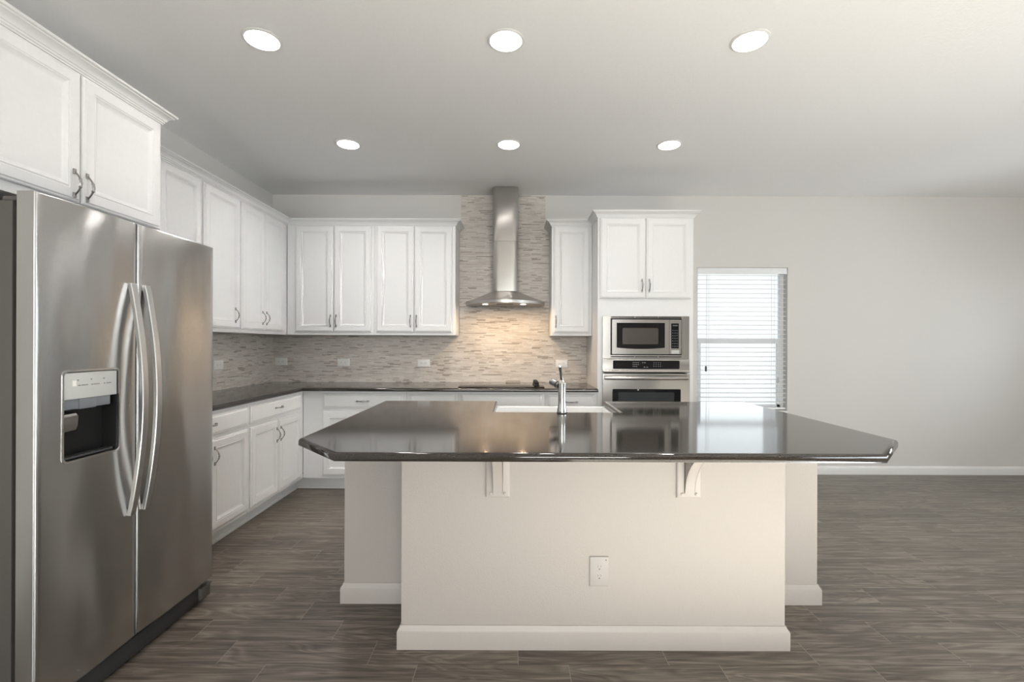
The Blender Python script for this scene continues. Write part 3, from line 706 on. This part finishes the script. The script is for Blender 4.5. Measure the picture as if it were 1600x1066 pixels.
# sink
b = B(); so = [(-.138, 2.645), (.624, 2.645), (.624, 3.215), (-.138, 3.215)]
si = inset_poly(so, .030)
rings(b, [[(x, y, .62) for x, y in so], [(x, y, .872) for x, y in so], [(x, y, .8775) for x, y in inset_poly(so, .006)], [(x, y, .8775) for x, y in inset_poly(so, .024)], [(x, y, .872) for x, y in si], [(x, y, .66) for x, y in inset_poly(so, .034)], [(x, y, .648) for x, y in inset_poly(so, .048)]])
sk = obj('farmhouse_sink', b, M['fireclay'], smooth=40); tag(sk, 'white apron-front sink set into the island top', 'sink')
# faucet
fa = empty('faucet', (.268, 2.628, .914), 'chrome pull-out faucet standing on the island beside the sink', 'faucet')
b = B(); lathe(b, (.268, 2.628, .9145), [(.029, 0), (.029, .004), (.0275, .006)], 28); obj('base_ring', b, M['slot'], fa)
b = B(); lathe(b, (.268, 2.628, .9205), [(.0268, 0), (.0268, .010), (.0245, .022), (.0222, .036), (.0212, .060), (.0215, .120), (.0222, .150), (.0222, .156)], 32); obj('body', b, M['chrome'], fa)
b = B(); lathe(b, (.268, 2.628, 1.0768), [(.0222, 0), (.024, .002), (.0235, .006), (.020, .012), (.015, .019), (.009, .026), (.001, .028)], 28)
tube(b, [(.268, 2.628, 1.090), (.264, 2.622, 1.115), (.259, 2.612, 1.140), (.254, 2.600, 1.172), (.253, 2.598, 1.176)], [.012, .0085, .0075, .0095, .006], 12, (0, 1, 0))
obj('lever', b, M['chrome'], fa)
b = B(); a_ = Vector((.252, 2.636, 1.066)); d_ = Vector((-.60, .72, .30)).normalized()
tube(b, [a_+d_*t for t in (0, .010, .011, .030, .055, .064, .068)], [.017, .017, .0205, .0205, .0215, .0185, .012], 20); obj('spray_head', b, M['nickel'], fa)
b = B(); tube(b, [a_+d_*t for t in (.0115, .0165)], [.0212, .0212], 20); obj('spray_collar', b, M['slot'], fa)

# corbels under the overhang
def corbel(xc, label):
    c = empty('corbel', (xc, KY-.01, .645), label, 'corbel', 'white corbels under the island top')
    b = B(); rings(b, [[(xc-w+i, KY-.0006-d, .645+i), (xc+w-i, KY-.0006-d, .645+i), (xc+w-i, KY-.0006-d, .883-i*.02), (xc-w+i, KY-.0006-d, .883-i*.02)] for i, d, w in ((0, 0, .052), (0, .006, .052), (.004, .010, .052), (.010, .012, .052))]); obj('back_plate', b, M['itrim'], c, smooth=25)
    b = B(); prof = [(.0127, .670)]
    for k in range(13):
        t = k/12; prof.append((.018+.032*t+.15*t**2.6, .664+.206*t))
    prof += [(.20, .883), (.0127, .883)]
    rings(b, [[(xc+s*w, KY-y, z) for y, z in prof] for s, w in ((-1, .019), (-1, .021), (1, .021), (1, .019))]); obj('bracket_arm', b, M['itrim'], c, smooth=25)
    for s in (-1, 1): obj('screw_cap', lathe(B(), (xc+s*.030, KY-.0126, .662), [(.007, 0), (.0065, -.003), (.003, -.0048), (.0005, -.005)], 14, 'Y'), M['itrim'], c)
corbel(-.066, 'white wooden corbel, the left of the two on the island front')
corbel(.745, 'white wooden corbel, the right of the two on the island front')

# ---- outlets
def outlet(name, fr, ac, zc, w, h, label, horiz, group=None, mt='plastic'):
    o = empty(name, fr(ac, 0, zc-h/2), label, 'outlet', group)
    b = B(); rings(b, [[fr(ac-w/2+i, d, zc-h/2+i), fr(ac+w/2-i, d, zc-h/2+i), fr(ac+w/2-i, d, zc+h/2-i), fr(ac-w/2+i, d, zc+h/2-i)] for i, d in ((0, .0005), (0, .004), (.002, .006), (.005, .007))])
    pl = obj('cover_plate', b, M[mt], o, smooth=25)
    for s in (-1, 1):
        ca, cz = (ac+s*.0195, zc) if horiz else (ac, zc+s*.0195)
        lp = rrect(.030, .034, .010) if horiz else rrect(.034, .029, .010)
        b = B(); rings(b, [[fr(ca+x, .0068, cz+z) for x, z in lp], [fr(ca+x, .0082, cz+z) for x, z in lp]]); rc = obj('receptacle', b, M[mt], o, smooth=30)
        b = B()
        for u, v, ww, hh in ((-.0065, .004, .0014, .0085), (.0065, .004, .0014, .007), (0, -.0075, .0042, .0046)):
            if horiz: u, v, ww, hh = v, u, hh, ww
            fr.box(b, ca+u-ww/2, ca+u+ww/2, .0078, .0086, cz+v-hh/2, cz+v+hh/2)
        obj('slots', b, M['slot'], rc, smooth=0)
    return o, pl
FW = Fr('B', YB-.009); FWL = Fr('L', XL+.009)
GO = 'white outlets on the tile backsplash'
outlet('wall_outlet', FW, -2.335, 1.115, .122, .076, 'white horizontal outlet on the back tile in the corner', True, GO)
outlet('wall_outlet', FW, -1.709, 1.108, .122, .076, 'white horizontal outlet under the corner wall cabinet, second from the corner', True, GO)
outlet('wall_outlet', FW, -.904, 1.104, .122, .076, 'white horizontal outlet under the wall cabinet just left of the cooktop', True, GO)
outlet('wall_outlet', FW, .481, 1.103, .122, .076, 'white horizontal outlet above the faucet, right of the cooktop', True, GO)
outlet('wall_outlet', FWL, 3.88, 1.119, .122, .076, 'white outlet on the left wall tile beside the refrigerator edge', True, GO)
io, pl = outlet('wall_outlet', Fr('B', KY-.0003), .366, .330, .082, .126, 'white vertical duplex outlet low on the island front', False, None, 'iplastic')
b = B(); box(b, .391, .397, KY-.0079, KY-.0070, .3785, .3815); obj('scuff_mark', b, M['slot'], pl, smooth=0)

# ---- recessed ceiling lights
GL = 'recessed ceiling lights over the kitchen'
def can(x, y, label, watts):
    c = empty('recessed_light', (x, y, CEIL-.012), label, 'ceiling light', GL)
    b = B(); lathe(b, (x, y, CEIL-.0005), [(.092, 0), (.092, -.002), (.086, -.005), (.079, -.006), (.078, -.001)], 40); obj('trim_ring', b, M['trim'], c)
    b = B(); lathe(b, (x, y, CEIL-.0065), [(.0775, 0), (.0765, -.002), (.060, -.005), (.030, -.007), (.001, -.0075)], 40); obj('lens', b, M['led'], c)
    l = bpy.data.lights.new('can_lamp', 'AREA'); l.shape = 'DISK'; l.size = .13; l.energy = watts; l.color = (1, .96, .93); l.spread = math.radians(150)
    o = bpy.data.objects.new('can_lamp', l); COL.objects.link(o); o.parent = c; o.location = (0, 0, -.006)
for (x, y), e, s in zip([(-1.247, 2.337), (-.045, 2.337), (1.157, 2.333), (-1.248, 3.553), (-.044, 3.548), (1.158, 3.547)], (2.7, 5.2, 5.2, 9.2, 5.6, 1.4),
    ['left round light of the front row, above the refrigerator side', 'middle round light of the front row, large one over the island', 'right round light of the front row, large one towards the blank wall',
     'left round light of the back row, small one near the left cabinets', 'middle round light of the back row, small one in front of the hood', 'right round light of the back row, small one in front of the oven cabinet']):
    can(x, y, s, e)
